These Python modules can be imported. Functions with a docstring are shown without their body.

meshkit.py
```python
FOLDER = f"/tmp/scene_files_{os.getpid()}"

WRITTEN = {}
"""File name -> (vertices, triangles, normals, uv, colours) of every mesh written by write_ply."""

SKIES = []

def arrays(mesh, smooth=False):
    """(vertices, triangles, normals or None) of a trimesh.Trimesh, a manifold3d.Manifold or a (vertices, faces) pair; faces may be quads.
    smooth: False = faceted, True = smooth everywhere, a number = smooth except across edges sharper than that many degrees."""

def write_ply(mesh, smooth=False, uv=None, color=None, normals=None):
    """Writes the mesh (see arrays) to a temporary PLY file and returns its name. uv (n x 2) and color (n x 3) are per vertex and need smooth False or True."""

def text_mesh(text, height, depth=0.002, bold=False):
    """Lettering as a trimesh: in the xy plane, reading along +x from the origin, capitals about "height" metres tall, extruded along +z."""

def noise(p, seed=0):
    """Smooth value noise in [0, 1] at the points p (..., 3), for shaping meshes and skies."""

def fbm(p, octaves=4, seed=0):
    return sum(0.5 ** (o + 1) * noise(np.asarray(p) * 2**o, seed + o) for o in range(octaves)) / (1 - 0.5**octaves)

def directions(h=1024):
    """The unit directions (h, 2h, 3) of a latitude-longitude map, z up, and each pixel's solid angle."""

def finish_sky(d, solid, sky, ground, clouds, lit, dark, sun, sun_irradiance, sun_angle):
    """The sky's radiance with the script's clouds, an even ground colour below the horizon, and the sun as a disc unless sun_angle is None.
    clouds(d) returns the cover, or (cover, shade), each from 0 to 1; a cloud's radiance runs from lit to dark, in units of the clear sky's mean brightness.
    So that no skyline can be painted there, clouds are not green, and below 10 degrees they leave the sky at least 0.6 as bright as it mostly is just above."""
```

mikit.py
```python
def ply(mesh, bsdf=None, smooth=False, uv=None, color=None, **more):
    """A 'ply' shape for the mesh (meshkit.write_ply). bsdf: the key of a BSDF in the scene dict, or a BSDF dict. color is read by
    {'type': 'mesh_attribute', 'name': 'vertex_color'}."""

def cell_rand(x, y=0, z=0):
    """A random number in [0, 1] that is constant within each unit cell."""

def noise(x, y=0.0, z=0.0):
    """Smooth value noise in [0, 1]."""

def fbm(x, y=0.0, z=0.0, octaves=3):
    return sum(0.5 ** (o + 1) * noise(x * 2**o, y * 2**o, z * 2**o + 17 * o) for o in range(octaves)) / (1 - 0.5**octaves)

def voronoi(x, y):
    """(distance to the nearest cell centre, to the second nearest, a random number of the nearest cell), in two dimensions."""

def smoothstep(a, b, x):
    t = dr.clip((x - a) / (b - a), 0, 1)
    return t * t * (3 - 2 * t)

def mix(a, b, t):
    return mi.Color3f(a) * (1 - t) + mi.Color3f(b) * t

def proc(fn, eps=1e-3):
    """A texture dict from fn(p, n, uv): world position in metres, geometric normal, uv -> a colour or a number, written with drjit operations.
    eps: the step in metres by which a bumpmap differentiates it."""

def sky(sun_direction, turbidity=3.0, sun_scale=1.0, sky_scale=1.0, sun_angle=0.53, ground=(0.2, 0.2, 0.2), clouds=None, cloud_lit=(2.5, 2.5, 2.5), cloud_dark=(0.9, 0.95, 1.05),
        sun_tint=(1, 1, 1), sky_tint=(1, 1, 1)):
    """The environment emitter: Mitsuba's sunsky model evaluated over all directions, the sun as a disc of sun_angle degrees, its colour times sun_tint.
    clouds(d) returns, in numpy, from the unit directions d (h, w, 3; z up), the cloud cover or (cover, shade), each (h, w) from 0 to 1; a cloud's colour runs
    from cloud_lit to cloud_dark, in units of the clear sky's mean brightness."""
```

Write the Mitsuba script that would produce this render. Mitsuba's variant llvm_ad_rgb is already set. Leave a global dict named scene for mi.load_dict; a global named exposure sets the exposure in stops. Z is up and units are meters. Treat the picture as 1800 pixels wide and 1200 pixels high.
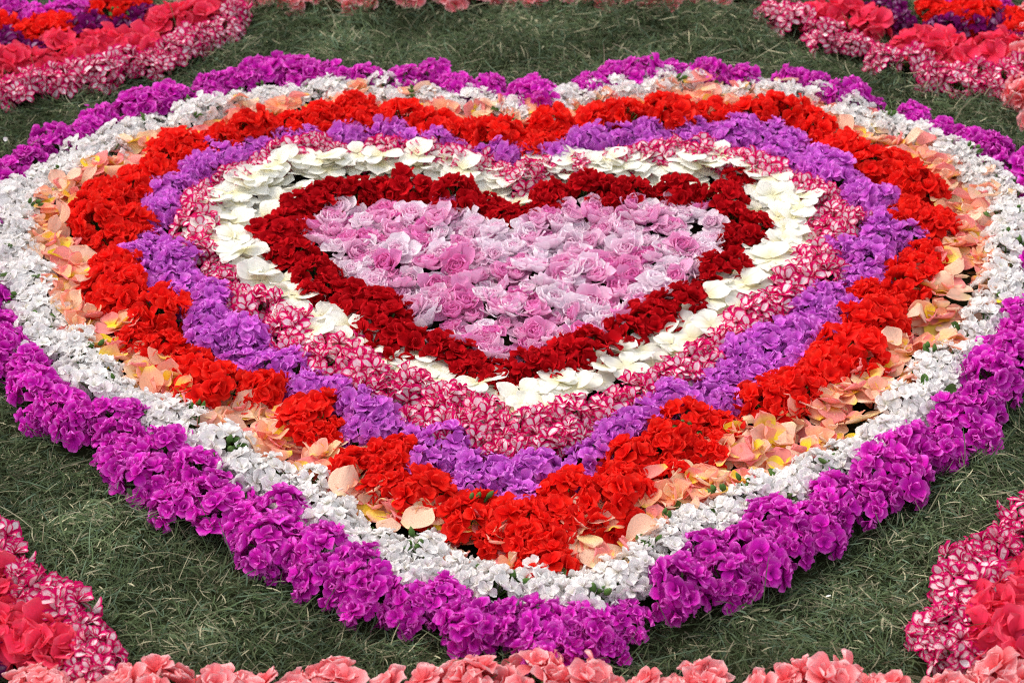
import math
import numpy as np, drjit as dr, mitsuba as mi, mikit, meshkit
T = mi.ScalarTransform4f
scene, labels = {}, {}
rng = np.random.default_rng(7)

# ---------------------------------------------------------------- camera, sky, exposure
PITCH, HEIGHT = math.radians(33.0), 1.8
DIST = HEIGHT / math.tan(PITCH)
EYE = np.array([0.0, -DIST, HEIGHT])
scene['camera'] = {'type': 'thinlens', 'fov': 26.12, 'fov_axis': 'x', 'near_clip': 0.1, 'far_clip': 200.0,
                   'aperture_radius': 0.0055, 'focus_distance': 3.1,
                   'to_world': T().look_at(origin=EYE.tolist(), target=[0, 0, 0], up=[0, 0, 1])}
scene['sky'] = mikit.sky([-0.55, 0.35, 0.75], turbidity=3, sun_scale=0.28, sky_scale=0.52, sun_angle=36, clouds=lambda d: 1.0,
                         cloud_lit=(2.42, 2.5, 2.62), sun_tint=(.92, .97, 1.08))
exposure = 3.05

# ---------------------------------------------------------------- one petal colouring for all flowers
# u = (kind * 512 + number) + position across the petal, v = position from the petal's base to its tip
KINDS = ['magenta', 'white', 'salmon', 'red', 'violet', 'striped', 'blossom', 'crimson', 'rose', 'coral', 'watermelon', 'purple', 'leaf', 'grass', 'edging']
K = {k: i for i, k in enumerate(KINDS)}
#        base                 middle               tip                  other (mixed in by the petal)   share, brightness jitter
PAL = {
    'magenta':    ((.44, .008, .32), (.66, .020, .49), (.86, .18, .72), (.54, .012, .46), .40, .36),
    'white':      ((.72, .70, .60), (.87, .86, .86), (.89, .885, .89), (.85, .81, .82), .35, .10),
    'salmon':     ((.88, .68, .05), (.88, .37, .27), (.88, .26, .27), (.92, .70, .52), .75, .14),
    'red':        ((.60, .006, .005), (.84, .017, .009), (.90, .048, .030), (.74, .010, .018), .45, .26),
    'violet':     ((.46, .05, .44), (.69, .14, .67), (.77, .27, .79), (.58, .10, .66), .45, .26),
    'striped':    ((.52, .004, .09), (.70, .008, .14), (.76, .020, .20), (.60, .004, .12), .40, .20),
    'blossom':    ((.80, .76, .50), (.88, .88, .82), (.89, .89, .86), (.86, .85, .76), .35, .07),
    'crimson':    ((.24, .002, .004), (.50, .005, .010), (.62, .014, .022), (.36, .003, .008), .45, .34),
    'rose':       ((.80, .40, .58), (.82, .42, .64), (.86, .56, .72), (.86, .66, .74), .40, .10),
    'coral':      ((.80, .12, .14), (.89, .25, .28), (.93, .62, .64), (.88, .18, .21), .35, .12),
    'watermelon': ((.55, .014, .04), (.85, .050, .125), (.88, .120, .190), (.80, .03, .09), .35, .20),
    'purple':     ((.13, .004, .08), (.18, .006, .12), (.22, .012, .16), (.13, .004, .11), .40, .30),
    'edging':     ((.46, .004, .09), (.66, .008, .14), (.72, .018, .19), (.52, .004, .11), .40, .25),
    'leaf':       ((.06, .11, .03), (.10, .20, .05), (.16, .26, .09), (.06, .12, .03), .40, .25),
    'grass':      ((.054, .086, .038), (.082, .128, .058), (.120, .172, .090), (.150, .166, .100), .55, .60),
}


def petal_colour(p, n, uv):
    ident = dr.floor(uv.x)
    s, v = uv.x - ident, uv.y
    kind = dr.floor(ident / 512.0 + 1e-4)
    r1, r2, r3 = mikit.cell_rand(ident, 1), mikit.cell_rand(ident, 2), mikit.cell_rand(ident, 3)
    e = dr.abs(2 * s - 1)
    patch = mikit.noise(p.x * 11, p.y * 11, p.z * 11)
    out = mi.Color3f(0.1)
    for name, k in K.items():
        b, m, t, o, share, jit = PAL[name]
        lo, hi = 0.05, 0.55
        if name == 'salmon':                       # the yellow runs further up some petals than others
            far = mikit.smoothstep(.36, .95, r3)
            lo, hi = -.10 + 0.55 * far, 0.28 + 0.95 * far
            m = mikit.mix((.88, .31, .29), (.89, .41, .25), mikit.smoothstep(.45, .60, r1))
            t = mikit.mix((.89, .28, .30), (.90, .36, .29), mikit.smoothstep(.45, .60, r1))
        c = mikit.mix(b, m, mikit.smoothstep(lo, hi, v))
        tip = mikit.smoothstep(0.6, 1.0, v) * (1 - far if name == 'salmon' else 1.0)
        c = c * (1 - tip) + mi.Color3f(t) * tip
        if name in ('striped', 'edging', 'purple'):
            vein = mikit.noise(s * 9 + r1 * 40, v * 2.0, r2 * 9)
            w = (1 - mikit.smoothstep(.40, .64, e + .55 * (vein - .5))) * (1 - mikit.smoothstep(.74, .96, v + .25 * (e - .3))) * mikit.smoothstep(.12, .32, v)
            w = w * (0.80 + 0.20 * r2 if name == 'striped' else 0.50 + 0.50 * r2 if name == 'edging' else 0.70 * r2 * mikit.smoothstep(.4, .6, r3))
            c = c * (1 - w) + (mi.Color3f(.62, .46, .66) if name == 'purple' else mi.Color3f(.93, .84, .90)) * w
        elif name == 'white':
            w = (1 - mikit.smoothstep(.25, .6, v)) * mikit.smoothstep(.62, .8, mikit.noise(s * 10 + r1 * 30, v * 1.5, 3.0)) * mikit.smoothstep(.4, .6, r3) * 0.6
            c = c * (1 - w) + mi.Color3f(.62, .22, .42) * w
            a = share * r2
            c = c * (1 - a) + mi.Color3f(o) * a
        elif name == 'rose':                       # the last digit is the whorl: pale outside, pink inside
            layer = (ident - 16 * dr.floor(ident / 16.0)) / 5.0
            whole = mikit.cell_rand(dr.floor(ident / 16.0), 5)
            deep = dr.clip(0.13 + 0.62 * layer + 1.25 * (whole - .42) + 0.35 * (patch - .5), 0, 1)
            c = mikit.mix((.91, .80, .88), (.80, .20, .54), deep) * (0.92 + 0.08 * v) + mi.Color3f(.03) * tip
        else:
            a = share * (mikit.smoothstep(.40, .75, r2) if name == 'salmon' else r2)
            c = c * (1 - a) + mi.Color3f(o) * a
            if name in ('magenta', 'red', 'violet', 'coral', 'watermelon', 'salmon', 'blossom'):
                c = c * (0.90 + 0.20 * mikit.noise(s * 12 + r1 * 50, v * 1.6, r2 * 7))
            if name == 'grass':
                straw = mikit.smoothstep(.84, .90, r3)
                c = c * (1 - straw) + mi.Color3f(.36, .34, .23) * (0.6 + 0.7 * r1) * straw
                blue = mikit.smoothstep(.80, .86, r1) * (1 - straw)
                c = c * (1 - blue) + mi.Color3f(.10, .15, .10) * blue
                c = c * (0.55 + 0.9 * mikit.fbm(p.x * 9, p.y * 9, 1.0, 2))
        c = c * (1 + jit * (r1 - .5) + 0.9 * jit * (patch - .5))
        out = dr.select(dr.abs(kind - k) < .5, c, out)
    return dr.clip(out, 0, .92)


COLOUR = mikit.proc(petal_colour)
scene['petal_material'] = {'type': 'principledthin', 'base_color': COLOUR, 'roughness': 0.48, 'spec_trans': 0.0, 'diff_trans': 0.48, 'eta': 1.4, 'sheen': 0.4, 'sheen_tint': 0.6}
scene['blade_material'] = {'type': 'principledthin', 'base_color': COLOUR, 'roughness': 0.6, 'spec_trans': 0.0, 'diff_trans': 0.4, 'eta': 1.4}


def soil_colour(p, n, uv):
    a = mikit.fbm(p.x * 30, p.y * 30, 0.0)
    b = mikit.noise(p.x * 160, p.y * 160, 2.0)
    return mikit.mix((.020, .026, .012), (.045, .050, .024), a) * (0.6 + 0.8 * b)


scene['soil_material'] = {'type': 'twosided', 'bsdf': {'type': 'diffuse', 'reflectance': mikit.proc(soil_colour)}}

# ---------------------------------------------------------------- the plan of the carpet, in metres on the ground (x, y)
RINGS = {
    'magenta': [[0.045, -0.705], [-0.016, -0.687], [-0.084, -0.665], [-0.149, -0.629], [-0.208, -0.596], [-0.246, -0.567], [-0.298, -0.526], [-0.36, -0.46], [-0.437, -0.422], [-0.494, -0.378], [-0.543, -0.289], [-0.621, -0.244], [-0.66, -0.173], [-0.719, -0.119], [-0.771, -0.015], [-0.83, 0.089], [-0.874, 0.191], [-0.888, 0.28], [-0.884, 0.392], [-0.854, 0.48], [-0.832, 0.53], [-0.799, 0.561], [-0.772, 0.609], [-0.736, 0.649], [-0.684, 0.721], [-0.645, 0.748], [-0.58, 0.771], [-0.512, 0.83], [-0.431, 0.865], [-0.361, 0.863], [-0.275, 0.858], [-0.206, 0.854], [-0.137, 0.851], [-0.087, 0.812], [-0.041, 0.807], [-0.007, 0.777], [0.02, 0.755], [0.051, 0.777], [0.113, 0.828], [0.165, 0.854], [0.227, 0.858], [0.291, 0.854], [0.34, 0.849], [0.397, 0.858], [0.456, 0.851], [0.512, 0.828], [0.544, 0.812], [0.591, 0.782], [0.656, 0.737], [0.716, 0.706], [0.757, 0.656], [0.812, 0.598], [0.834, 0.54], [0.854, 0.48], [0.884, 0.392], [0.888, 0.28], [0.878, 0.191], [0.839, 0.089], [0.795, 0.001], [0.747, -0.069], [0.698, -0.137], [0.639, -0.216], [0.596, -0.285], [0.556, -0.352], [0.476, -0.416], [0.417, -0.466], [0.368, -0.508], [0.303, -0.552], [0.244, -0.596], [0.189, -0.629], [0.137, -0.659], [0.091, -0.684]],
    'white': [[0.057, -0.634], [0.022, -0.6], [-0.036, -0.583], [-0.094, -0.558], [-0.146, -0.543], [-0.176, -0.519], [-0.21, -0.486], [-0.274, -0.403], [-0.345, -0.371], [-0.405, -0.291], [-0.456, -0.239], [-0.513, -0.211], [-0.564, -0.166], [-0.631, -0.08], [-0.657, -0.034], [-0.703, 0.036], [-0.747, 0.122], [-0.78, 0.22], [-0.808, 0.307], [-0.812, 0.4], [-0.783, 0.484], [-0.744, 0.535], [-0.693, 0.58], [-0.663, 0.639], [-0.61, 0.669], [-0.565, 0.693], [-0.525, 0.752], [-0.463, 0.768], [-0.397, 0.786], [-0.34, 0.809], [-0.279, 0.802], [-0.213, 0.782], [-0.163, 0.782], [-0.101, 0.764], [-0.05, 0.737], [-0.007, 0.741], [0.02, 0.708], [0.06, 0.741], [0.119, 0.779], [0.18, 0.786], [0.224, 0.786], [0.28, 0.825], [0.358, 0.809], [0.408, 0.802], [0.467, 0.782], [0.505, 0.757], [0.57, 0.737], [0.62, 0.671], [0.693, 0.66], [0.734, 0.611], [0.762, 0.559], [0.778, 0.498], [0.805, 0.439], [0.819, 0.362], [0.814, 0.288], [0.78, 0.217], [0.759, 0.134], [0.725, 0.04], [0.683, -0.038], [0.618, -0.104], [0.571, -0.173], [0.534, -0.25], [0.466, -0.325], [0.408, -0.377], [0.327, -0.403], [0.252, -0.483], [0.208, -0.489], [0.164, -0.549], [0.111, -0.595]],
    'salmon': [[0.055, -0.558], [0.0, -0.547], [-0.049, -0.518], [-0.113, -0.46], [-0.178, -0.401], [-0.232, -0.35], [-0.29, -0.304], [-0.359, -0.243], [-0.417, -0.197], [-0.491, -0.143], [-0.531, -0.092], [-0.584, -0.034], [-0.633, 0.029], [-0.675, 0.11], [-0.704, 0.195], [-0.744, 0.265], [-0.757, 0.341], [-0.745, 0.407], [-0.721, 0.475], [-0.676, 0.535], [-0.626, 0.593], [-0.563, 0.635], [-0.51, 0.693], [-0.463, 0.725], [-0.404, 0.747], [-0.335, 0.77], [-0.265, 0.786], [-0.185, 0.759], [-0.121, 0.747], [-0.05, 0.714], [0.013, 0.671], [0.06, 0.699], [0.111, 0.736], [0.183, 0.763], [0.254, 0.765], [0.327, 0.792], [0.408, 0.786], [0.487, 0.759], [0.544, 0.73], [0.59, 0.693], [0.626, 0.643], [0.675, 0.597], [0.715, 0.539], [0.749, 0.456], [0.762, 0.369], [0.746, 0.265], [0.702, 0.177], [0.679, 0.093], [0.629, 0.003], [0.551, -0.099], [0.487, -0.179], [0.381, -0.256], [0.312, -0.324], [0.25, -0.376], [0.197, -0.426], [0.142, -0.47], [0.107, -0.518]],
    'red': [[0.04, -0.538], [0.0, -0.484], [-0.062, -0.454], [-0.105, -0.429], [-0.152, -0.403], [-0.2, -0.345], [-0.264, -0.272], [-0.32, -0.216], [-0.362, -0.188], [-0.443, -0.117], [-0.514, -0.054], [-0.553, 0.008], [-0.584, 0.089], [-0.609, 0.145], [-0.638, 0.214], [-0.649, 0.289], [-0.656, 0.363], [-0.637, 0.421], [-0.6, 0.46], [-0.551, 0.536], [-0.505, 0.582], [-0.46, 0.617], [-0.402, 0.624], [-0.347, 0.671], [-0.275, 0.684], [-0.215, 0.662], [-0.168, 0.649], [-0.125, 0.641], [-0.066, 0.628], [-0.029, 0.617], [0.005, 0.571], [0.039, 0.565], [0.081, 0.607], [0.125, 0.634], [0.165, 0.662], [0.208, 0.677], [0.281, 0.684], [0.328, 0.693], [0.387, 0.684], [0.476, 0.677], [0.512, 0.645], [0.548, 0.592], [0.616, 0.496], [0.666, 0.46], [0.679, 0.392], [0.69, 0.317], [0.662, 0.226], [0.608, 0.145], [0.581, 0.073], [0.547, 0.008], [0.49, -0.069], [0.42, -0.151], [0.361, -0.202], [0.302, -0.237], [0.258, -0.292], [0.2, -0.345], [0.16, -0.388], [0.107, -0.435], [0.063, -0.46]],
    'violet': [[0.038, -0.367], [-0.008, -0.371], [-0.054, -0.358], [-0.093, -0.318], [-0.163, -0.264], [-0.212, -0.218], [-0.25, -0.18], [-0.285, -0.151], [-0.345, -0.087], [-0.399, -0.049], [-0.452, 0.008], [-0.497, 0.078], [-0.529, 0.151], [-0.555, 0.243], [-0.569, 0.316], [-0.57, 0.372], [-0.57, 0.439], [-0.551, 0.474], [-0.525, 0.502], [-0.483, 0.553], [-0.421, 0.58], [-0.359, 0.605], [-0.285, 0.628], [-0.215, 0.611], [-0.169, 0.601], [-0.12, 0.59], [-0.065, 0.563], [0.0, 0.535], [0.038, 0.535], [0.08, 0.549], [0.129, 0.58], [0.179, 0.601], [0.246, 0.628], [0.294, 0.622], [0.387, 0.632], [0.424, 0.611], [0.458, 0.563], [0.506, 0.522], [0.55, 0.494], [0.582, 0.449], [0.595, 0.381], [0.602, 0.316], [0.58, 0.243], [0.543, 0.186], [0.521, 0.122], [0.481, 0.052], [0.427, -0.018], [0.378, -0.077], [0.313, -0.136], [0.27, -0.166], [0.226, -0.187], [0.191, -0.232], [0.131, -0.291], [0.077, -0.354]],
    'striped': [[0.016, -0.312], [-0.024, -0.291], [-0.053, -0.267], [-0.093, -0.223], [-0.156, -0.177], [-0.205, -0.129], [-0.249, -0.072], [-0.302, -0.038], [-0.356, 0.032], [-0.413, 0.089], [-0.459, 0.161], [-0.493, 0.231], [-0.508, 0.297], [-0.507, 0.362], [-0.492, 0.419], [-0.473, 0.462], [-0.432, 0.524], [-0.386, 0.549], [-0.323, 0.563], [-0.249, 0.569], [-0.193, 0.545], [-0.144, 0.533], [-0.086, 0.518], [-0.031, 0.494], [0.026, 0.482], [0.074, 0.498], [0.128, 0.528], [0.177, 0.545], [0.226, 0.563], [0.274, 0.563], [0.321, 0.545], [0.386, 0.543], [0.424, 0.508], [0.472, 0.449], [0.5, 0.41], [0.52, 0.362], [0.52, 0.307], [0.493, 0.252], [0.471, 0.191], [0.425, 0.122], [0.384, 0.052], [0.338, -0.01], [0.302, -0.065], [0.256, -0.096], [0.196, -0.144], [0.134, -0.213], [0.083, -0.25], [0.047, -0.291]],
    'blossom': [[0.02, -0.201], [-0.019, -0.172], [-0.055, -0.139], [-0.11, -0.104], [-0.167, -0.066], [-0.226, -0.023], [-0.264, 0.003], [-0.305, 0.072], [-0.342, 0.13], [-0.381, 0.195], [-0.415, 0.242], [-0.443, 0.296], [-0.448, 0.369], [-0.438, 0.427], [-0.41, 0.475], [-0.351, 0.499], [-0.298, 0.515], [-0.231, 0.521], [-0.151, 0.511], [-0.086, 0.495], [-0.038, 0.475], [0.014, 0.465], [0.043, 0.481], [0.105, 0.505], [0.154, 0.509], [0.197, 0.511], [0.241, 0.535], [0.289, 0.529], [0.337, 0.519], [0.391, 0.481], [0.423, 0.423], [0.452, 0.354], [0.441, 0.278], [0.403, 0.212], [0.349, 0.152], [0.303, 0.072], [0.269, 0.021], [0.211, -0.031], [0.167, -0.069], [0.119, -0.092], [0.068, -0.136], [0.041, -0.172]],
    'crimson': [[0.025, -0.122], [-0.022, -0.144], [-0.06, -0.092], [-0.116, -0.069], [-0.173, -0.039], [-0.207, 0.032], [-0.25, 0.068], [-0.279, 0.089], [-0.308, 0.153], [-0.364, 0.226], [-0.382, 0.271], [-0.38, 0.316], [-0.351, 0.353], [-0.299, 0.405], [-0.25, 0.424], [-0.188, 0.44], [-0.109, 0.414], [-0.065, 0.391], [-0.028, 0.363], [-0.006, 0.322], [0.028, 0.359], [0.056, 0.391], [0.101, 0.436], [0.156, 0.414], [0.213, 0.424], [0.265, 0.416], [0.309, 0.416], [0.361, 0.372], [0.38, 0.316], [0.36, 0.244], [0.332, 0.177], [0.305, 0.114], [0.268, 0.078], [0.23, 0.028], [0.196, -0.015], [0.14, -0.039], [0.087, -0.08], [0.049, -0.122]],
}
BEDS = {
    'striped': [[-0.513, 1.133], [-0.521, 1.068], [-0.551, 1.03], [-0.585, 1.0], [-0.611, 0.956], [-0.638, 0.922], [-0.689, 0.915], [-0.72, 0.874], [-0.761, 0.874], [-0.797, 0.837], [-0.836, 0.828], [-0.871, 0.798], [-0.907, 0.786], [0.481, 1.141], [0.517, 1.094], [0.564, 1.033], [0.618, 0.983], [0.663, 0.927], [0.71, 0.915], [0.745, 0.851], [0.785, 0.832], [0.825, 0.851], [0.857, 0.832], [0.895, 0.867], [-0.661, -0.511], [-0.633, -0.543], [-0.598, -0.587], [-0.567, -0.617], [-0.537, -0.648], [-0.505, -0.686], [-0.483, -0.725], [-0.47, -0.754], [-0.49, -0.746], [0.67, -0.456], [0.638, -0.493], [0.597, -0.539], [0.558, -0.554], [0.567, -0.595], [0.536, -0.612], [0.542, -0.653], [0.513, -0.678], [0.493, -0.713], [0.515, -0.731]],
    'watermelon': [[-0.925, 0.909], [-0.884, 0.916], [-0.824, 0.909], [-0.815, 0.982], [-0.771, 0.94], [-0.738, 0.982], [-0.679, 0.977], [-0.654, 1.085], [-0.621, 1.096], [-0.582, 1.116], [-0.548, 1.156], [0.617, 1.122], [0.659, 1.085], [0.718, 0.989], [0.761, 0.997], [0.809, 0.965], [0.879, 0.97], [0.567, 1.13], [-0.618, -0.615], [-0.645, -0.589], [-0.621, -0.667], [-0.583, -0.684], [-0.538, -0.71], [-0.52, -0.752], [-0.585, -0.767], [-0.554, -0.752], [0.629, -0.589], [0.586, -0.627], [0.607, -0.651], [0.569, -0.678], [0.603, -0.7], [0.575, -0.719], [0.645, -0.634]],
    'purple': [[-0.925, 0.983], [-0.865, 0.963], [-0.773, 1.05], [-0.724, 1.058], [-0.689, 1.114], [-0.963, 0.975], [0.715, 1.096], [0.698, 1.167], [0.844, 1.068], [0.892, 1.071], [0.92, 0.993], [0.797, 1.063], [-0.625, -0.722], [-0.602, -0.787], [0.631, -0.675], [0.618, -0.725]],
    'red': [[-0.95, 1.065], [-0.889, 1.022], [-0.841, 1.052], [-0.742, 1.109], [-0.708, 1.164], [-0.988, 1.052], [0.788, 1.13], [0.82, 1.098], [0.861, 1.109], [0.916, 1.091], [0.94, 1.027]],
    'magenta': [[-0.886, 1.103], [-0.824, 1.122], [-0.779, 1.164], [-0.949, 1.13], [0.896, 1.143], [0.835, 1.169]],
    'coral': [[0.971, 1.103], [0.953, 1.002], [0.925, 0.892], [0.911, 0.794], [0.909, 0.698]],
}
BEDS['edging'] = BEDS.pop('striped')
BEDS['watermelon'] = [[-.530, -.712] if p == [-0.52, -0.752] else [-.605, -.715] if p == [-0.585, -0.767] else [-.566, -.698] if p == [-0.554, -0.752] else p for p in BEDS['watermelon']]
BEDS['purple'] = [[-.645, -.745] if p == [-0.602, -0.787] else p for p in BEDS['purple']]


# ---------------------------------------------------------------- the ground under the cut grass
def ground_height(x, y):
    q = np.stack([x, y, 0 * x], -1)
    return 0.020 * meshkit.fbm(q * 7, 3, 3) + 0.010 * meshkit.fbm(q * 24, 2, 5) - 0.016


def build_ground():
    a = np.concatenate([[-60, -20, -8, -4], np.linspace(-2.2, 2.2, 200), [4, 8, 20, 60]])
    X, Y = np.meshgrid(a, a, indexing='ij')
    near = np.clip((2.4 - np.maximum(abs(X), abs(Y))) / 0.4, 0, 1)
    v = np.stack([X, Y, ground_height(X, Y) * near - 0.012], -1).reshape(-1, 3)
    n = len(a)
    i, j = np.meshgrid(np.arange(n - 1), np.arange(n - 1), indexing='ij')
    q = np.stack([i * n + j, (i + 1) * n + j, (i + 1) * n + j + 1, i * n + j + 1], -1).reshape(-1, 4)
    scene['ground'] = mikit.ply((v, q), 'soil_material', smooth=True)
    labels['ground'] = {'label': 'dark ground under the cut grass and the flowers', 'kind': 'structure'}


build_ground()


# ---------------------------------------------------------------- petals
def petals(n, L, W, kind, base, azim, tilt, cup=.25, crinkle=.026, curl=-.6, ruffle=.12, widest=.62, neck=.25, twist=0.0, nu=7, nv=7, ident=None):
    """n petals as (vertices, faces, uv). base (n,3): foot; azim: direction in the xy plane; tilt: rise above it at the foot; curl: how the rise changes to the tip (radians)."""
    f = lambda a: np.broadcast_to(np.asarray(a, float), (n,))[:, None, None]
    u = np.linspace(-1, 1, nu)[None, None, :]
    v = np.interp(np.linspace(0, 1, nv), [0, .17, .33, .5, .67, .84, 1], [0, .22, .43, .62, .79, .92, 1.0])[None, :, None]
    L, W, azim, tilt, cup, curl, ruffle, twist, widest = map(f, (L, W, azim, tilt, cup, curl, ruffle, twist, widest))
    h = np.where(v < widest, neck + (1 - neck) * np.sin(np.pi / 2 * np.clip(v / widest, 0, 1)) ** 1.2, np.sqrt(np.maximum(0, 1 - .965 * ((v - widest) / (1 - widest)) ** 2)))
    h = h * W / 2
    x = u * h
    th = tilt + curl * v
    vv = v[0, :, 0]
    dv = np.diff(vv, prepend=0)[None, :, None]
    mid = tilt + curl * (v - dv / 2)
    y = np.cumsum(np.cos(mid) * dv, 1) * L
    z = np.cumsum(np.sin(mid) * dv, 1) * L
    ph, fr, am = rng.uniform(0, 6.28, (n, 1, 1)), rng.uniform(2.0, 4.5, (n, 1, 1)), rng.uniform(.4, 1.4, (n, 1, 1))
    off = cup * h * u ** 2 + ruffle * am * L * v ** 1.5 * np.sin(fr * u + ph + 2 * v) * (.35 + .65 * np.abs(u)) + twist * x * v + crinkle * L * v ** 2 * np.sin(rng.uniform(5, 9, (n, 1, 1)) * u + 5 * v + 2 * ph)
    # rounded tip: the outer columns end a little earlier
    y2 = y - .10 * L * np.abs(u) ** 2 * v ** 3 * np.cos(th) - off * np.sin(th)
    z2 = z - .10 * L * np.abs(u) ** 2 * v ** 3 * np.sin(th) + off * np.cos(th)
    x = x + 0 * y2
    ca, sa = np.cos(azim), np.sin(azim)
    P = np.stack([y2 * ca - x * sa, y2 * sa + x * ca, z2], -1) + np.asarray(base, float)[:, None, None, :]
    if ident is None:
        ident = rng.integers(0, 511, n)
    uv = np.stack(np.broadcast_arrays((K[kind] * 512 + np.asarray(ident))[:, None, None] + .03 + .94 * (u + 1) / 2, v), -1)
    i, j = np.meshgrid(np.arange(nv - 1), np.arange(nu - 1), indexing='ij')
    q = np.stack([i * nu + j, i * nu + j + 1, (i + 1) * nu + j + 1, (i + 1) * nu + j], -1).reshape(-1, 4)
    q = (q[None] + (np.arange(n) * nu * nv)[:, None, None]).reshape(-1, 4)
    return P.reshape(-1, 3), np.vstack([q[:, [0, 1, 2]], q[:, [0, 2, 3]]]), uv.reshape(-1, 2)


def join(parts):
    at, V, F, U = 0, [], [], []
    for v, f, u in parts:
        V.append(v), F.append(f + at), U.append(u)
        at += len(v)
    return np.vstack(V), np.vstack(F), np.vstack(U)


def frame(d, spin):
    """Rotation that takes z to d."""
    d = d / np.linalg.norm(d)
    a = np.cross(d, [.3, .9, .1])
    a /= np.linalg.norm(a)
    b = np.cross(d, a)
    return np.stack([math.cos(spin) * a + math.sin(spin) * b, -math.sin(spin) * a + math.cos(spin) * b, d], 1)


def put(part, R, p):
    return part[0] @ R.T + p, part[1], part[2]


def tubes(paths, r, kind='leaf', sides=4):
    out = []
    for pth in paths:
        pth = np.asarray(pth, float)
        t = np.gradient(pth, axis=0)
        t /= np.linalg.norm(t, axis=1, keepdims=True) + 1e-9
        a = np.cross(t, [.31, .52, .8])
        a /= np.linalg.norm(a, axis=1, keepdims=True) + 1e-9
        b = np.cross(t, a)
        g = np.arange(sides) * 2 * np.pi / sides
        rr = np.broadcast_to(r, (len(pth),))[:, None, None]
        V = pth[:, None] + rr * (np.cos(g)[None, :, None] * a[:, None] + np.sin(g)[None, :, None] * b[:, None])
        i, j = np.meshgrid(np.arange(len(pth) - 1), np.arange(sides), indexing='ij')
        q = np.stack([i * sides + j, i * sides + (j + 1) % sides, (i + 1) * sides + (j + 1) % sides, (i + 1) * sides + j], -1).reshape(-1, 4)
        idn = K[kind] * 512 + int(rng.integers(0, 511))
        uv = np.stack(np.broadcast_arrays(idn + .2 + .6 * (np.arange(sides) / sides)[None, :], np.linspace(0, 1, len(pth))[:, None]), -1).reshape(-1, 2)
        out.append((V.reshape(-1, 3), np.vstack([q[:, [0, 1, 2]], q[:, [0, 2, 3]]]), uv))
    return join(out)


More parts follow.
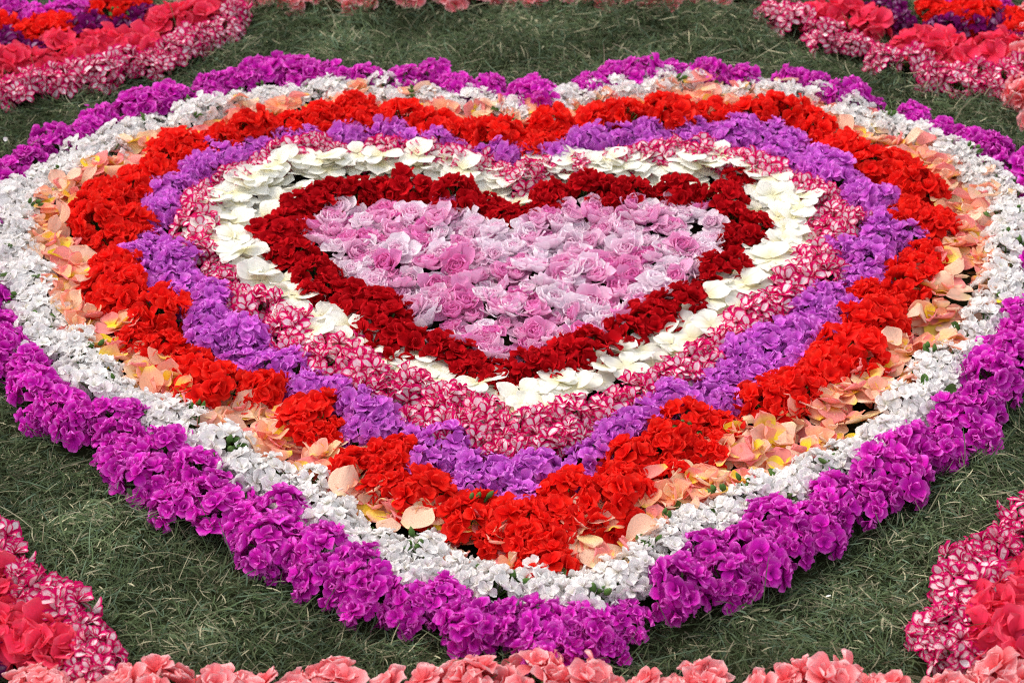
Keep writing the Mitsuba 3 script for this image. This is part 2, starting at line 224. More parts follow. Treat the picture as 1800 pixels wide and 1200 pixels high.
def bud_mesh(p, d, L, R, kind='leaf'):
    """A closed bud: a lathed drop along d."""
    prof = [(0, .02), (.12, .7), (.4, 1.0), (.7, .75), (.93, .3), (1.0, .03)]
    z, r = np.array(prof).T
    g = np.arange(7) * 2 * np.pi / 7
    V = np.stack([R * r[:, None] * np.cos(g), R * r[:, None] * np.sin(g), np.broadcast_to((L * z)[:, None], (6, 7))], -1).reshape(-1, 3)
    i, j = np.meshgrid(np.arange(5), np.arange(7), indexing='ij')
    q = np.stack([i * 7 + j, i * 7 + (j + 1) % 7, (i + 1) * 7 + (j + 1) % 7, (i + 1) * 7 + j], -1).reshape(-1, 4)
    uv = np.stack(np.broadcast_arrays(K[kind] * 512 + int(rng.integers(0, 511)) + .2 + .08 * np.arange(7)[None, :], z[:, None]), -1).reshape(-1, 2)
    return put((V, np.vstack([q[:, [0, 1, 2]], q[:, [0, 2, 3]]]), uv), frame(np.asarray(d, float), 0), p)


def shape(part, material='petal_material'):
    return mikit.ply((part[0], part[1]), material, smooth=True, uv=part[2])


GROUPS = {}      # kind -> list of (shapegroup key, tags)


def group(kind, parts, tag=''):
    """parts: {child name: shape dict}; stored as one shapegroup, copied by place()."""
    lst = GROUPS.setdefault(kind, [])
    key = f'{kind}_form_{len(lst)}'
    scene[key] = {'type': 'shapegroup', **parts}
    lst.append((key, tag))


def number(name, i):
    return name if i == 0 else f'{name}_{i:03d}'


# ---------------------------------------------------------------- flower heads of many florets
HEADS = {   # radius across, height, florets, petals outer / inner, petal length, width, tilt outer, cup, ruffle, curl
    'magenta':    dict(R=.050, H=.053, M=21, n1=5, n2=4, L=.0212, W=.0185, tilt=22, cup=.40, ruffle=.16, curl=-.6, widest=.68),
    'red':        dict(R=.050, H=.053, M=20, n1=5, n2=4, L=.0220, W=.0200, tilt=24, cup=.44, ruffle=.16, curl=-.5, widest=.70),
    'violet':     dict(R=.041, H=.044, M=18, n1=5, n2=3, L=.0185, W=.0165, tilt=20, cup=.38, ruffle=.15, curl=-.6, widest=.68),
    'crimson':    dict(R=.043, H=.047, M=18, n1=5, n2=3, L=.0185, W=.0165, tilt=20, cup=.34, ruffle=.15, curl=-.5, widest=.68),
    'white':      dict(R=.041, H=.042, M=19, n1=5, n2=2, L=.0160, W=.0140, tilt=22, cup=.36, ruffle=.15, curl=-.6, widest=.68),
    'striped':    dict(R=.042, H=.044, M=14, n1=6, n2=2, L=.0220, W=.0140, tilt=26, cup=.40, ruffle=.08, curl=-.6, widest=.70),
    'edging':     dict(R=.042, H=.044, M=14, n1=6, n2=2, L=.0220, W=.0140, tilt=26, cup=.40, ruffle=.08, curl=-.6, widest=.70),
    'purple':     dict(R=.042, H=.044, M=12, n1=6, n2=2, L=.0230, W=.0135, tilt=26, cup=.40, ruffle=.08, curl=-.6, widest=.70),
    'coral':      dict(R=.052, H=.050, M=11, n1=6, n2=4, L=.0270, W=.0245, tilt=24, cup=.38, ruffle=.12, curl=-.5, widest=.70),
    'watermelon': dict(R=.048, H=.046, M=8, n1=5, n2=0, L=.0310, W=.0310, tilt=28, cup=.35, ruffle=.10, curl=-.5, widest=.70),
}


def make_head(kind, var, deep=False):
    h = HEADS[kind]
    M = h['M'] + int(rng.integers(-1, 2))
    parts, stalk_paths = {}, []
    base = np.array([0, 0, h['H'] * .22])
    sx, sy = rng.uniform(.88, 1.12, 2)
    for i in range(M):
        # directions spread over a dome that reaches a little below its equator
        z = 1 - (i + .5) / M * 1.12
        a = i * 2.39996 + rng.normal(0, .25)
        z = np.clip(z + rng.normal(0, .06), -.3, 1)
        d = np.array([math.sqrt(1 - z * z) * math.cos(a) * sx, math.sqrt(1 - z * z) * math.sin(a) * sy, z])
        q = rng.uniform(.82, 1.12)
        p = base + d * q * np.array([h['R'] - .55 * h['L'], h['R'] - .55 * h['L'], h['H'] - .45 * h['L']]) * np.array([1, 1, .78])
        aim = d + rng.normal(0, .34, 3) + np.array([0, 0, .25])
        R = frame(aim, rng.uniform(0, 6.28))
        n1, n2 = h['n1'], h['n2']
        if n2 and rng.random() < .3:
            n2 += 1
        n = n1 + n2
        az = np.concatenate([np.arange(n1) * 2 * np.pi / n1, np.arange(n2) * 2 * np.pi / max(n2, 1) + .6]) + rng.normal(0, .16, n)
        tl = np.radians(np.concatenate([rng.normal(h['tilt'], 19, n1), rng.normal(h['tilt'] + 34, 18, n2)]))
        s = np.concatenate([np.ones(n1), np.full(n2, .78)]) * rng.uniform(.86, 1.12, n)
        pt = lambda k: petals(len(k), (h['L'] * s)[k], (h['W'] * s)[k] * rng.uniform(.9, 1.1, len(k)), kind, np.zeros((len(k), 3)), az[k], tl[k], cup=h['cup'] * rng.uniform(.3, 1.8, len(k)), curl=h['curl'] * rng.uniform(-.4, 2.2, len(k)), ruffle=h['ruffle'], widest=h['widest'], twist=rng.normal(0, .15, len(k)))
        name = number('floret', i)
        if deep:
            for k in range(n):
                parts[f'{name}__{number("petal", k)}'] = shape(put(pt(np.array([k])), R, p))
        else:
            parts[name] = shape(put(pt(np.arange(n)), R, p))
        stalk_paths.append([base * .2 + rng.normal(0, .003, 3) * [1, 1, 0], base + .5 * (p - base) + [0, 0, -.002], p])
    parts['stalks'] = shape(tubes(stalk_paths, .0013))
    tag = ''
    if kind == 'white' and var in (0, 3) or (kind == 'red' and var == 1):
        bs = []
        a0 = rng.uniform(0, 6.28)
        for b in range(5):
            a, e = a0 + rng.normal(0, .45), rng.uniform(.5, 1.2)
            d = np.array([math.cos(a) * math.cos(e), math.sin(a) * math.cos(e), math.sin(e)])
            p = base + d * h['R'] * rng.uniform(.7, .95)
            bs.append(p)
            parts[number('bud', b)] = shape(bud_mesh(p, d + rng.normal(0, .3, 3), rng.uniform(.010, .017), rng.uniform(.0026, .0048)))
        tag = ' with green buds'
    if kind == 'white' and var % 2 == 0:
        for b in range(4):
            a = rng.uniform(0, 6.28)
            parts[number('leaf', b)] = shape(petals(1, rng.uniform(.020, .032), rng.uniform(.012, .018), 'leaf', [[.022 * math.cos(a), .022 * math.sin(a), .016]], a + rng.normal(0, .4), rng.uniform(-.2, .7), cup=.3, ruffle=.12))
    group(kind, parts, tag)


for kind, count in (('magenta', 9), ('red', 9), ('violet', 8), ('crimson', 8), ('white', 8), ('striped', 8), ('edging', 5), ('purple', 3), ('coral', 4), ('watermelon', 4)):
    for var in range(count):
        make_head(kind, var, deep=kind in ('coral', 'watermelon'))


# ---------------------------------------------------------------- pink roses, white blossoms, loose petals
def make_rose(var):
    parts, k = {}, 0
    whorls = [(5, .029, .030, 14, .55, .5), (5, .025, .027, 34, .75, .9), (5, .021, .023, 52, .9, 1.0), (5, .0175, .019, 64, 1.0, .8), (5, .0145, .016, 74, 1.0, .3), (4, .012, .013, 82, 1.0, -.2)]
    for w, (n, L, W, tilt, cup, curl) in enumerate(whorls):
        for i in range(n):
            a = i * 2 * np.pi / n + w * .63 + rng.normal(0, .2)
            out = (.0125 - .0022 * w) * rng.uniform(.6, 1.3)
            b = np.array([[out * math.cos(a), out * math.sin(a), .006 + .0015 * w]])
            part = petals(1, L * rng.uniform(.85, 1.12), W * rng.uniform(.9, 1.15), 'rose', b, a + rng.normal(0, .25), math.radians(tilt + rng.normal(0, 11)), cup=cup * rng.uniform(.5, 1.3), curl=curl * rng.uniform(.2, 1.4), ruffle=.06, crinkle=.008, widest=.66, neck=.5, ident=[var * 16 + w])
            parts[number('petal', k)] = shape(part)
            k += 1
    group('rose', parts)


def make_blossom(var):
    parts = {}
    n = [5, 6, 4, 5, 6, 5][var % 6]
    for i in range(n):
        inner = i >= 4
        part = petals(1, rng.uniform(.042, .056), rng.uniform(.036, .050), 'blossom', [[rng.normal(0, .003), rng.normal(0, .003), .006 + .004 * inner]], i * 2 * np.pi / min(n, 4.6) + rng.normal(0, .3), math.radians(rng.normal(10 + 24 * inner, 11)), cup=rng.uniform(-.1, .45), curl=rng.uniform(-.9, .15), ruffle=.11, widest=rng.uniform(.5, .66), neck=.32, nu=8, nv=9, twist=rng.normal(0, .25))
        parts[number('petal', i)] = shape(part)
    group('blossom', parts)


def make_half_rose(var):
    parts, k = {}, 0
    a0 = rng.uniform(0, 6.28)
    for w, (n, L, tilt, cup) in enumerate([(4, .042, 8, .3), (3, .034, 26, .5), (2, .026, 48, .8)]):
        for i in range(n):
            part = petals(1, L * rng.uniform(.85, 1.15), L * rng.uniform(.85, 1.05), 'salmon', [[rng.normal(0, .004), rng.normal(0, .004), .006 + .004 * w]], a0 + i * 6.28 / n * rng.uniform(.6, 1.1) + w * .9,
                          math.radians(rng.normal(tilt, 16)), cup=cup * rng.uniform(.4, 1.3), curl=rng.uniform(-1.0, .9), ruffle=.09, widest=.64, neck=.4, nu=8, nv=9, twist=rng.normal(0, .3))
            parts[number('petal', k)] = shape(part)
            k += 1
    group('halfrose', parts)


def make_loose_petal(var):
    part = petals(1, rng.uniform(.038, .055), rng.uniform(.030, .048), 'salmon', [[0, 0, 0]], 0.0, 0.0, cup=rng.uniform(.1, .9), curl=rng.uniform(-1.3, 1.0), ruffle=rng.uniform(.05, .14), widest=rng.uniform(.55, .68), neck=.3, nu=8, nv=9, twist=rng.normal(0, .25))
    v = part[0] - [.026, 0, 0]
    group('salmon', {'blade': shape((v, part[1], part[2]))})


for var in range(14):
    make_rose(var)
for var in range(6):
    make_blossom(var)
for var in range(7):
    make_half_rose(var)
for var in range(18):
    make_loose_petal(var)

# ---------------------------------------------------------------- laying the carpet
NAMES = {'magenta': ('magenta_geranium', 'flower'), 'white': ('white_geranium', 'flower'), 'salmon': ('salmon_rose_petal', 'petal'), 'halfrose': ('salmon_rose', 'flower'), 'red': ('red_geranium', 'flower'),
         'violet': ('violet_geranium', 'flower'), 'striped': ('striped_geranium', 'flower'), 'edging': ('cerise_geranium', 'flower'), 'blossom': ('white_blossom', 'flower'), 'crimson': ('crimson_geranium', 'flower'),
         'rose': ('pink_rose', 'flower'), 'coral': ('coral_geranium', 'flower'), 'watermelon': ('rosy_red_geranium', 'flower'), 'purple': ('purple_geranium', 'flower')}
GROUP_TEXT = {'magenta': 'magenta flower heads of the heart outline', 'white': 'white flower heads inside the magenta outline', 'salmon': 'loose salmon and yellow petals of the petal band',
              'halfrose': 'broken salmon roses among the loose petals', 'red': 'orange red flower heads of the red heart line', 'violet': 'violet flower heads inside the red heart line', 'striped': 'crimson and white striped flower heads', 'edging': 'streaked cerise flower heads edging the corner beds',
              'blossom': 'creamy white blossoms around the dark red heart line', 'crimson': 'dark red flower heads around the roses', 'rose': 'pink roses filling the middle of the heart',
              'coral': 'coral pink flower heads of the border rows', 'watermelon': 'rosy red flower heads of the corner beds', 'purple': 'dark purple flower heads of the corner beds'}
count, used, POS, MADE = {}, {}, [], {}
REACH = {'magenta': .040, 'white': .031, 'red': .040, 'violet': .032, 'striped': .032, 'crimson': .033, 'blossom': .030, 'halfrose': .034, 'salmon': .018, 'rose': .026}


def in_frame(x, y, z=.03, margin=.03):
    d = np.array([x, y, z]) - EYE
    f = np.array([0, math.cos(PITCH), -math.sin(PITCH)])
    u = np.array([0, math.sin(PITCH), math.cos(PITCH)])
    w = d @ f
    return abs(d[0]) / w < 900 / 3880 + margin and abs(d @ u) / w < 600 / 3880 + margin


def place(kind, x, y, z=0.0, spin=None, lean=12.0, scale=1.0, matrix=None, form=None, flat=1.0):
    i = count.get(kind, 0)
    count[kind] = i + 1
    name = number(NAMES[kind][0], i)
    forms = GROUPS[kind]
    k = int(rng.integers(len(forms))) if form is None else form
    if k == used.get(kind):
        k = (k + 1) % len(forms)
    used[kind] = k
    POS.append((x, y, REACH.get(kind, .03) * (scale if kind != 'salmon' else .9)))
    if matrix is None:
        la = rng.uniform(0, 360)
        matrix = T().translate([x, y, z]).rotate([math.cos(la), math.sin(la), 0], float(rng.normal(0, lean))).rotate([0, 0, 1], float(rng.uniform(0, 360) if spin is None else spin)).scale([float(scale * rng.uniform(.88, 1.12)), float(scale * rng.uniform(.88, 1.12)), float(scale * flat * rng.uniform(.80, 1.12))])
    scene[name] = {'type': 'instance', 'shapegroup': {'type': 'ref', 'id': forms[k][0]}, 'to_world': matrix}
    labels[name] = {'category': NAMES[kind][1], 'group': GROUP_TEXT[kind]}
    return name, forms[k][1]


ONES = 'zeroth first second third fourth fifth sixth seventh eighth ninth tenth eleventh twelfth thirteenth fourteenth fifteenth sixteenth seventeenth eighteenth nineteenth'.split()
TENS = {20: 'twent', 30: 'thirt', 40: 'fort', 50: 'fift', 60: 'sixt', 70: 'sevent', 80: 'eight', 90: 'ninet'}


def nth(n):
    if n < 20:
        return ONES[n]
    t, o = n // 10 * 10, n % 10
    return TENS[t] + 'ieth' if o == 0 else TENS[t] + 'y-' + ONES[o]


def smooth_ring(pts, sigma):
    p = np.asarray(pts, float)
    seg = np.linalg.norm(np.diff(np.vstack([p, p[:1]]), axis=0), axis=1)
    s = np.concatenate([[0], np.cumsum(seg)])
    n = int(s[-1] / .01)
    t = np.arange(n) * s[-1] / n
    q = np.stack([np.interp(t, s, np.append(p[:, k], p[0, k])) for k in (0, 1)], 1)
    w = np.exp(-.5 * (np.arange(-12, 13) / (sigma * 100)) ** 2)
    w /= w.sum()
    sm = sum(w[i] * np.roll(q, i - 12, axis=0) for i in range(25))
    return sm, s[-1]


def along(ring, total, s):
    n = len(ring)
    f = (s / total * n) % n
    i = int(f)
    p = ring[i] * (1 - (f - i)) + ring[(i + 1) % n] * (f - i)
    d = ring[(i + 3) % n] - ring[(i - 3) % n]
    d /= np.linalg.norm(d)
    return p, np.array([-d[1], d[0]])       # the ring runs clockwise seen from above, so this normal points out of the heart


LOOK = {'magenta': 'magenta geranium head of the heart outline', 'white': 'white geranium head of the white line', 'red': 'orange red head of the red line', 'violet': 'violet geranium head of the violet line',
        'striped': 'crimson and white striped head of the striped line', 'crimson': 'dark red geranium head around the roses', 'blossom': 'creamy white blossom around the dark red line', 'salmon': 'loose salmon petal of the petal band', 'halfrose': 'broken salmon rose of the petal band'}


def name_ring(kind, made, ring, total):
    """made: list of (arc position, key, tag). Each counts from the nearer of: the heart's bottom tip, its top notch, its two widest points."""
    n = len(ring)
    arc = lambda i: i * total / n
    marks = [(arc(int(np.argmin(ring[:, 1]))), 'bottom tip')]
    mid = [i for i in range(n) if abs(ring[i, 0]) < .2 and ring[i, 1] > np.median(ring[:, 1])]
    marks.append((arc(min(mid, key=lambda i: ring[i, 1] + .0 * abs(ring[i, 0]))), 'top notch'))
    if made and len(made) > 60:
        marks += [(arc(int(np.argmin(ring[:, 0]))), 'widest point on the left'), (arc(int(np.argmax(ring[:, 0]))), 'widest point on the right')]
    buckets = {}
    for s, key, tag in made:
        best = min(((abs((s - m + total / 2) % total - total / 2), (s - m + total / 2) % total - total / 2, w) for m, w in marks))
        buckets.setdefault((best[2], best[1] >= 0), []).append((best[0], key, tag))
    for (w, fwd), lst in buckets.items():
        for r, (_, key, tag) in enumerate(sorted(lst)):
            labels[key]['label'] = f"{LOOK[kind]}{tag and ' with buds'}, {nth(r + 1)} {'clockwise' if fwd else 'anticlockwise'} from the {w}".replace('widest point on the left', 'left widest point').replace('widest point on the right', 'right widest point')


LINES = {   # spacing along, rows (offset outwards), head scale, jitter along, jitter across
    'magenta': (.063, [-.006], .93, .010, .010), 'white': (.053, [-.010, .013], .93, .008, .006), 'red': (.066, [0.0], .98, .010, .012),
    'violet': (.042, [0.0], .97, .009, .012), 'striped': (.043, [0.0], .96, .008, .011), 'crimson': (.048, [-.004], 1.0, .008, .008),
}
EXTRA = {'red': [(.037, -.514), (.063, -.459), (.004, -.478), (.040, -.562)], 'white': [(.058, -.640), (.093, -.612)], 'magenta': [(.045, -.712), (.094, -.680)],
         'striped': [(-.098, -.292), (-.004, -.305)], 'crimson': [(.377, .475)], 'halfrose': [(-.714, .473), (-.703, .517), (-.722, .409)]}
for kind, (step, rows, size, js, jc) in LINES.items():
    ring, total = smooth_ring(RINGS[kind], .018)
    made = []
    for r, off in enumerate(rows):
        m = int(total / step)
        for i in range(m):
            s = (i + .5 * r) * total / m + rng.normal(0, js)
            p, nrm = along(ring, total, s)
            q = p + nrm * (off + rng.normal(0, jc))
            sc = size * (rng.uniform(.86, 1.16) if rng.random() < .86 else rng.uniform(.70, .86))
            if in_frame(*q):
                key, tag = place(kind, q[0], q[1], 0.0, scale=sc, lean=20)
                made.append((s % total, key, tag))
    for i in range({'magenta': 7, 'red': 10}.get(kind, 0)):      # small heads tucked in beside the large ones
        s = rng.uniform(0, total)
        p, nrm = along(ring, total, s)
        q = p + nrm * (rng.uniform(.018, .030) if kind == 'magenta' else rng.uniform(-.026, .026))
        if in_frame(*q):
            key, tag = place(kind, q[0], q[1], -.004, scale=rng.uniform(.5, .72), lean=30)
            made.append((s, key, tag))
    for x, y in EXTRA.get(kind, ()):
        key, tag = place(kind, x, y, scale=.9)
        made.append((np.argmin(np.hypot(*(ring - [x, y]).T)) * total / len(ring), key, tag))
    MADE[kind] = (made, ring, total)

ring, total = smooth_ring(RINGS['blossom'], .02)
made = []
m = int(total / .041)
for r, off in enumerate((-.006, .014, .034)):
    for i in range(m):
        s = (i + .37 * r) * total / m + rng.normal(0, .010)
        p, nrm = along(ring, total, s)
        q = p + nrm * (off * (.60 if p[1] > .38 else 1.0) + rng.normal(0, .006))
        key, tag = place('blossom', q[0], q[1], rng.uniform(.008, .026) + (.006 if q[1] > .20 and r else 0), lean=9, scale=rng.uniform(.60, .92), flat=.62)
        made.append((s % total, key, tag))
MADE['blossom'] = (made, ring, total)

ring, total = smooth_ring(RINGS['salmon'], .02)
made = []
def band(p):
    return .038 + .022 * np.clip((p[:, 0] - .1) / .4, 0, 1) + .014 * np.clip((-p[:, 1] - .1) / .4, 0, 1)


WIDE = np.cumsum(band(ring))                     # where the band is wider, more petals lie along it


def band_arc(f):
    return float(np.interp(f % 1.0, WIDE / WIDE[-1], np.arange(len(ring)))) * total / len(ring)


m = 195
for i in range(m):
    s = band_arc((i + rng.uniform(-.4, .4)) / m)
    p, nrm = along(ring, total, s)
    wide = band(p[None])[0] - .006
    q = p + nrm * (rng.uniform(-1, 1) * wide - .012 * np.clip((p[1] - .2) / .3, 0, 1))
    if i < 3:
        q = np.array(EXTRA['halfrose'][i])
        s = np.argmin(np.hypot(*(ring - q).T)) * total / len(ring)
    if in_frame(*q) and not (q[1] > .60 and rng.random() < .3):
        key, tag = place('halfrose', q[0], q[1], rng.uniform(.000, .014), lean=15, scale=rng.uniform(.75, 1.10), flat=.75)
        made.append((s % total, key, tag))
MADE['halfrose'] = (made, ring, total)
made = []
m = 430
for i in rng.permutation(m):
    s = band_arc((i + rng.uniform(-.6, .6)) / m)
    p, nrm = along(ring, total, s)
    wide = band(p[None])[0] + .004
    q = p + nrm * (rng.uniform(-1, 1) * wide - .012 * np.clip((p[1] - .2) / .3, 0, 1))
    if not in_frame(*q, margin=.012) or len(made) >= 300 or (q[1] > .60 and rng.random() < .4):
        continue
    a = rng.uniform(0, 360)
    mat = T().translate([float(q[0]), float(q[1]), float(rng.uniform(.008, .032))]).rotate([math.cos(a), math.sin(a), 0], float(rng.normal(0, 20))).rotate([0, 0, 1], float(rng.uniform(0, 360)))
    if rng.random() < .35:
        mat = mat @ T().rotate([1, 0, 0], 180)
    key, tag = place('salmon', *q, matrix=mat @ T().scale(float(rng.uniform(.66, 1.02))))
    made.append((s % total, key, tag))
MADE['salmon'] = (made, ring, total)

# roses fill the inside of the dark red line, in rows
from shapely.geometry import Polygon, Point
inner, _ = smooth_ring(RINGS['crimson'], .02)
area = Polygon(inner).buffer(-.036)
x0, y0, x1, y1 = area.bounds
ROW = .027
row = 0
yy = y0 + .004
while yy < y1:
    row += 1
    xs, col = np.arange(x0 - .02 + (.0155 if row % 2 else 0), x1 + .02, .031), []
    for xx in xs:
        q = np.array([xx, yy]) + rng.normal(0, .006, 2)
        if area.contains(Point(*q)):
            col.append((q[0], q[1]))
    for k, q in enumerate(sorted(col)):
        key, tag = place('rose', q[0], q[1], rng.uniform(.000, .018), lean=24, scale=rng.uniform(.62, .98))
        labels[key]['label'] = f'pink rose in the heart, {nth(row)} row up from its tip, {nth(k + 1)} from the left'
    yy += ROW

# bare spots between the lines get one more head of the nearest line
g = np.stack(np.meshgrid(np.arange(-.9, .9, .010), np.arange(-.72, .90, .010), indexing='ij'), -1).reshape(-1, 2)
import shapely
g = g[shapely.contains_xy(Polygon(smooth_ring(RINGS['magenta'], .02)[0]), g[:, 0], g[:, 1])]
g = g[[in_frame(*q) for q in g]]
P = np.array(POS)
bare = np.min(np.hypot(g[:, None, 0] - P[None, :, 0], g[:, None, 1] - P[None, :, 1]) - P[None, :, 2], axis=1)
rose_area = shapely.contains_xy(area, g[:, 0], g[:, 1])
for turn in range(90):
    i = int(np.argmax(np.where(rose_area, -1, bare)))
    if bare[i] < .011:
        break
    q = g[i] + rng.normal(0, .003, 2)
    kind = min(('magenta', 'white', 'red', 'violet', 'striped', 'blossom', 'halfrose'), key=lambda k: np.hypot(*(MADE[k][1] - q).T).min())
    sc = float(np.clip((bare[i] + .020) / REACH[kind], .62, .92))
    key, tag = place(kind, q[0], q[1], .004, scale=sc, flat=.62 if kind == 'blossom' else .75 if kind == 'halfrose' else 1.0)
    made, ring, total = MADE[kind]
    made.append((np.argmin(np.hypot(*(ring - q).T)) * total / len(ring), key, tag))
    bare = np.minimum(bare, np.hypot(g[:, 0] - q[0], g[:, 1] - q[1]) - REACH[kind] * sc)
print('bare spots filled', turn)
for kind, (made, ring, total) in MADE.items():
    name_ring(kind, made, ring, total)

# corner beds
CORNERS = {(-1, 1): 'far left', (1, 1): 'far right', (-1, -1): 'near left', (1, -1): 'near right'}
BED_LOOK = {'edging': 'streaked cerise and white head edging the {c} bed', 'watermelon': 'rosy red geranium head in the {c} bed', 'purple': 'dark purple striped head in the {c} bed',
            'red': 'orange red geranium head in the {c} bed', 'magenta': 'magenta geranium head in the {c} bed', 'coral': 'coral pink head beside the {c} bed'}
for kind, pts in BEDS.items():
    by = {}
    for x, y in pts:
        by.setdefault((1 if x > 0 else -1, 1 if y > .2 else -1), []).append((x, y))
    for cr, lst in by.items():
        lst.sort(key=lambda q: abs(q[0]))
        for k, (x, y) in enumerate(lst):
            key, tag = place(kind, x + .026 * np.sign(x), y, 0.0, scale=rng.uniform(.86, 1.1), lean=14)
            labels[key]['label'] = BED_LOOK[kind].format(c=CORNERS[cr]) + f', {nth(k + 1)} outwards from the heart'
# the two straight border rows
for yrow, word in ((-.800, 'near'), (1.245, 'far')):
    xs = np.arange(-.56 if word == 'near' else -.62, .66 if word == 'near' else .62, .072)
    k = 0
    for x in xs:
        x, y = x + rng.normal(0, .008), yrow + rng.normal(0, .010)
        key, tag = place('coral', x, y, -.004, scale=rng.uniform(.85, 1.08))
        k += 1
        labels[key]['label'] = f'coral pink geranium head in the {word} border row, {nth(k)} from the left'


# ---------------------------------------------------------------- cut grass between the beds
def grass():
    heart, _ = smooth_ring(RINGS['magenta'], .03)
    inside = Polygon(heart).buffer(-.03)
    import shapely
    N = 560000
    x = rng.uniform(-1.25, 1.25, N)
    y = rng.uniform(-.98, 1.42, N)
    d = np.stack([x, y, 0 * x], -1) - EYE
    w = d @ np.array([0, math.cos(PITCH), -math.sin(PITCH)])
    keep = (np.abs(d[:, 0]) / w < 900 / 3880 + .02) & (np.abs(d @ np.array([0, math.sin(PITCH), math.cos(PITCH)])) / w < 600 / 3880 + .02)
    x, y = x[keep], y[keep]
    keep = ~shapely.contains_xy(inside, x, y)
    x, y = x[keep], y[keep]
    from scipy.spatial import cKDTree
    gap = cKDTree(np.array(POS)[:, :2]).query(np.stack([x, y], 1))[0]      # no blades under the flower heads, lower ones beside them
    x, y, gap = x[gap > .026], y[gap > .026], gap[gap > .026]
    low = np.clip((gap - .030) / .050, .12, 1)
    n = len(x)
    clump = meshkit.fbm(np.stack([x * 11, y * 11, 0 * x], -1), 3, 11)
    L = rng.uniform(.008, .030, n) * np.where(rng.random(n) < .06, 2.6, 1)
    wd = rng.uniform(.0004, .0010, n) * np.where(rng.random(n) < .04, 1.8, 1)
    # the blades lie in swathes: their direction follows a slow field, with scatter
    az = 6.28 * meshkit.fbm(np.stack([x * 5, y * 5, 0 * x + 4], -1), 2, 12) * 1.5 + rng.normal(0, 1.1, n)
    el = rng.normal(.16, .34, n)
    z0 = ground_height(x, y) - .012 + rng.uniform(0, 1, n) ** 1.6 * (.004 + .125 * clump ** 2.6 * low)
    ns = 4
    t = np.linspace(0, 1, ns)[None, :]
    bend = rng.normal(0, .55, n)[:, None]
    droop = rng.uniform(-.9, .2, n)[:, None]
    a = az[:, None] + bend * t
    e = el[:, None] + droop * t
    step = (L / (ns - 1))[:, None]
    cx = x[:, None] + np.cumsum(np.cos(a) * np.cos(e), 1) * step
    cy = y[:, None] + np.cumsum(np.sin(a) * np.cos(e), 1) * step
    cz = np.maximum(z0[:, None] + np.cumsum(np.sin(e), 1) * step, -.02)
    roll = rng.normal(0, .7, n)[:, None]
    half = wd[:, None] * np.sin(np.pi * (.12 + .83 * t)) ** .6
    sx, sy, sz = -np.sin(a) * np.cos(roll) * half, np.cos(a) * np.cos(roll) * half, np.sin(roll) * half + 0 * a
    Pl = np.stack([cx - sx, cy - sy, cz - sz], -1)
    Pr = np.stack([cx + sx, cy + sy, cz + sz], -1)
    V = np.stack([Pl, Pr], 2)
    ident = K['grass'] * 512 + rng.integers(0, 511, n)
    uv = np.stack(np.broadcast_arrays(ident[:, None, None] + np.array([.1, .9])[None, None, :], np.broadcast_to(t[:, :, None], (n, ns, 2))), -1)
    q = np.array([[2 * i, 2 * i + 1, 2 * i + 3, 2 * i + 2] for i in range(ns - 1)])
    F = (q[None] + (np.arange(n) * 2 * ns)[:, None, None]).reshape(-1, 4)
    scene['grass_clippings'] = mikit.ply((V.reshape(-1, 3), np.vstack([F[:, [0, 1, 2]], F[:, [0, 2, 3]]])), 'blade_material', smooth=True, uv=uv.reshape(-1, 2))
    labels['grass_clippings'] = {'label': 'dark green cut grass spread around the heart', 'category': 'grass', 'kind': 'stuff'}
    return n


n_blades = grass()


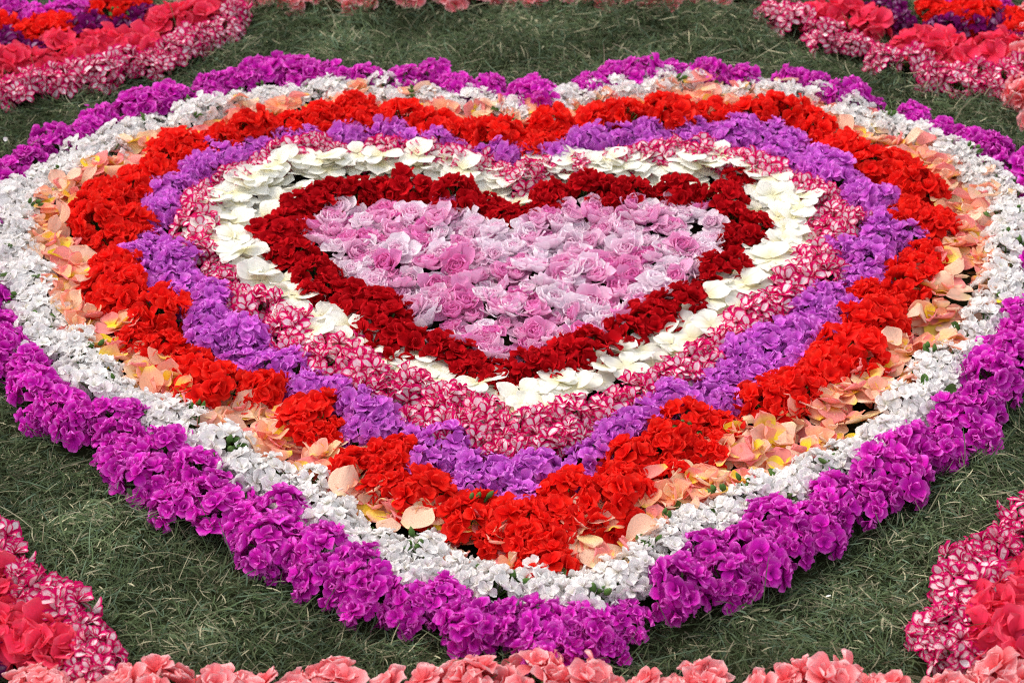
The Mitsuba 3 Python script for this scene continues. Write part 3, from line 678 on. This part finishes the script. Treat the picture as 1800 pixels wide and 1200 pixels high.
# ---------------------------------------------------------------- scraps on the grass
def scraps():
    import shapely
    inside = Polygon(smooth_ring(RINGS['magenta'], .03)[0]).buffer(.03)
    xy = rng.uniform([-1.05, -.80], [1.05, 1.25], (1500, 2))
    xy = np.array([q for q in xy if in_frame(*q) and not shapely.contains_xy(inside, q[0], q[1])])[:170]
    out = []
    for x, y in xy:
        z = float(ground_height(np.array([x]), np.array([y]))[0]) + rng.uniform(.008, .022)
        L = rng.uniform(.007, .015)
        out.append(put(petals(1, L, L * rng.uniform(.3, .6), 'grass', [[0, 0, 0]], rng.uniform(0, 6.28), 0.0, cup=.3, ruffle=.1, curl=rng.uniform(-.6, .6), nu=5, nv=5), frame(np.array([rng.normal(0, .35), rng.normal(0, .35), 1.0]), rng.uniform(0, 6.28)), [x, y, z]))
    scene['leaf_scraps'] = shape(join(out), 'blade_material')
    labels['leaf_scraps'] = {'label': 'torn green leaf scraps scattered over the cut grass', 'category': 'leaves', 'kind': 'stuff'}


scraps()
FALLEN = {'magenta': 'magenta', 'white': 'white'}
for kind, word in FALLEN.items():
    forms = []
    for var in range(3):
        h = HEADS[kind]
        key = f'fallen_{kind}_form_{var}'
        part = petals(1, h['L'] * .9, h['W'], kind, [[-.01, 0, 0]], 0.0, 0.0, cup=rng.uniform(.1, .6), curl=rng.uniform(-.8, 1.2), ruffle=.12)
        scene[key] = {'type': 'shapegroup', 'blade': shape(part)}
        forms.append(key)
    ring, total = smooth_ring(RINGS['magenta'], .03)
    spots = []
    for i in range({'magenta': 4, 'white': 4}[kind]):
        s_ = rng.uniform(0, total)
        p, nrm = along(ring, total, s_)
        q = p + nrm * (.055 + abs(rng.normal(0, .03)))
        if in_frame(*q, margin=0.0):
            spots.append((s_, q))
    text = 'fallen {w} petal on the cut grass, {n} clockwise from the bottom tip'
    tip = float(np.argmin(ring[:, 1])) * total / len(ring)
    for k, (s_, q) in enumerate(sorted(spots, key=lambda a: (a[0] - tip) % total)):
        name = number(f'{word.replace(" ", "_")}_petal', k)
        z = float(ground_height(q[:1], q[1:2])[0]) + rng.uniform(.018, .028)
        scene[name] = {'type': 'instance', 'shapegroup': {'type': 'ref', 'id': forms[k % 3]}, 'to_world': T().translate([float(q[0]), float(q[1]), z]).rotate([1, .4, 0], float(rng.normal(0, 22))).rotate([0, 0, 1], float(rng.uniform(0, 360))).scale(float(rng.uniform(.45, .75)))}
        labels[name] = {'label': text.format(w=word, n=nth(k + 1)), 'category': 'petal', 'group': 'petals fallen on the cut grass'}
print({k: v for k, v in count.items()}, sum(count.values()), 'blades', n_blades)
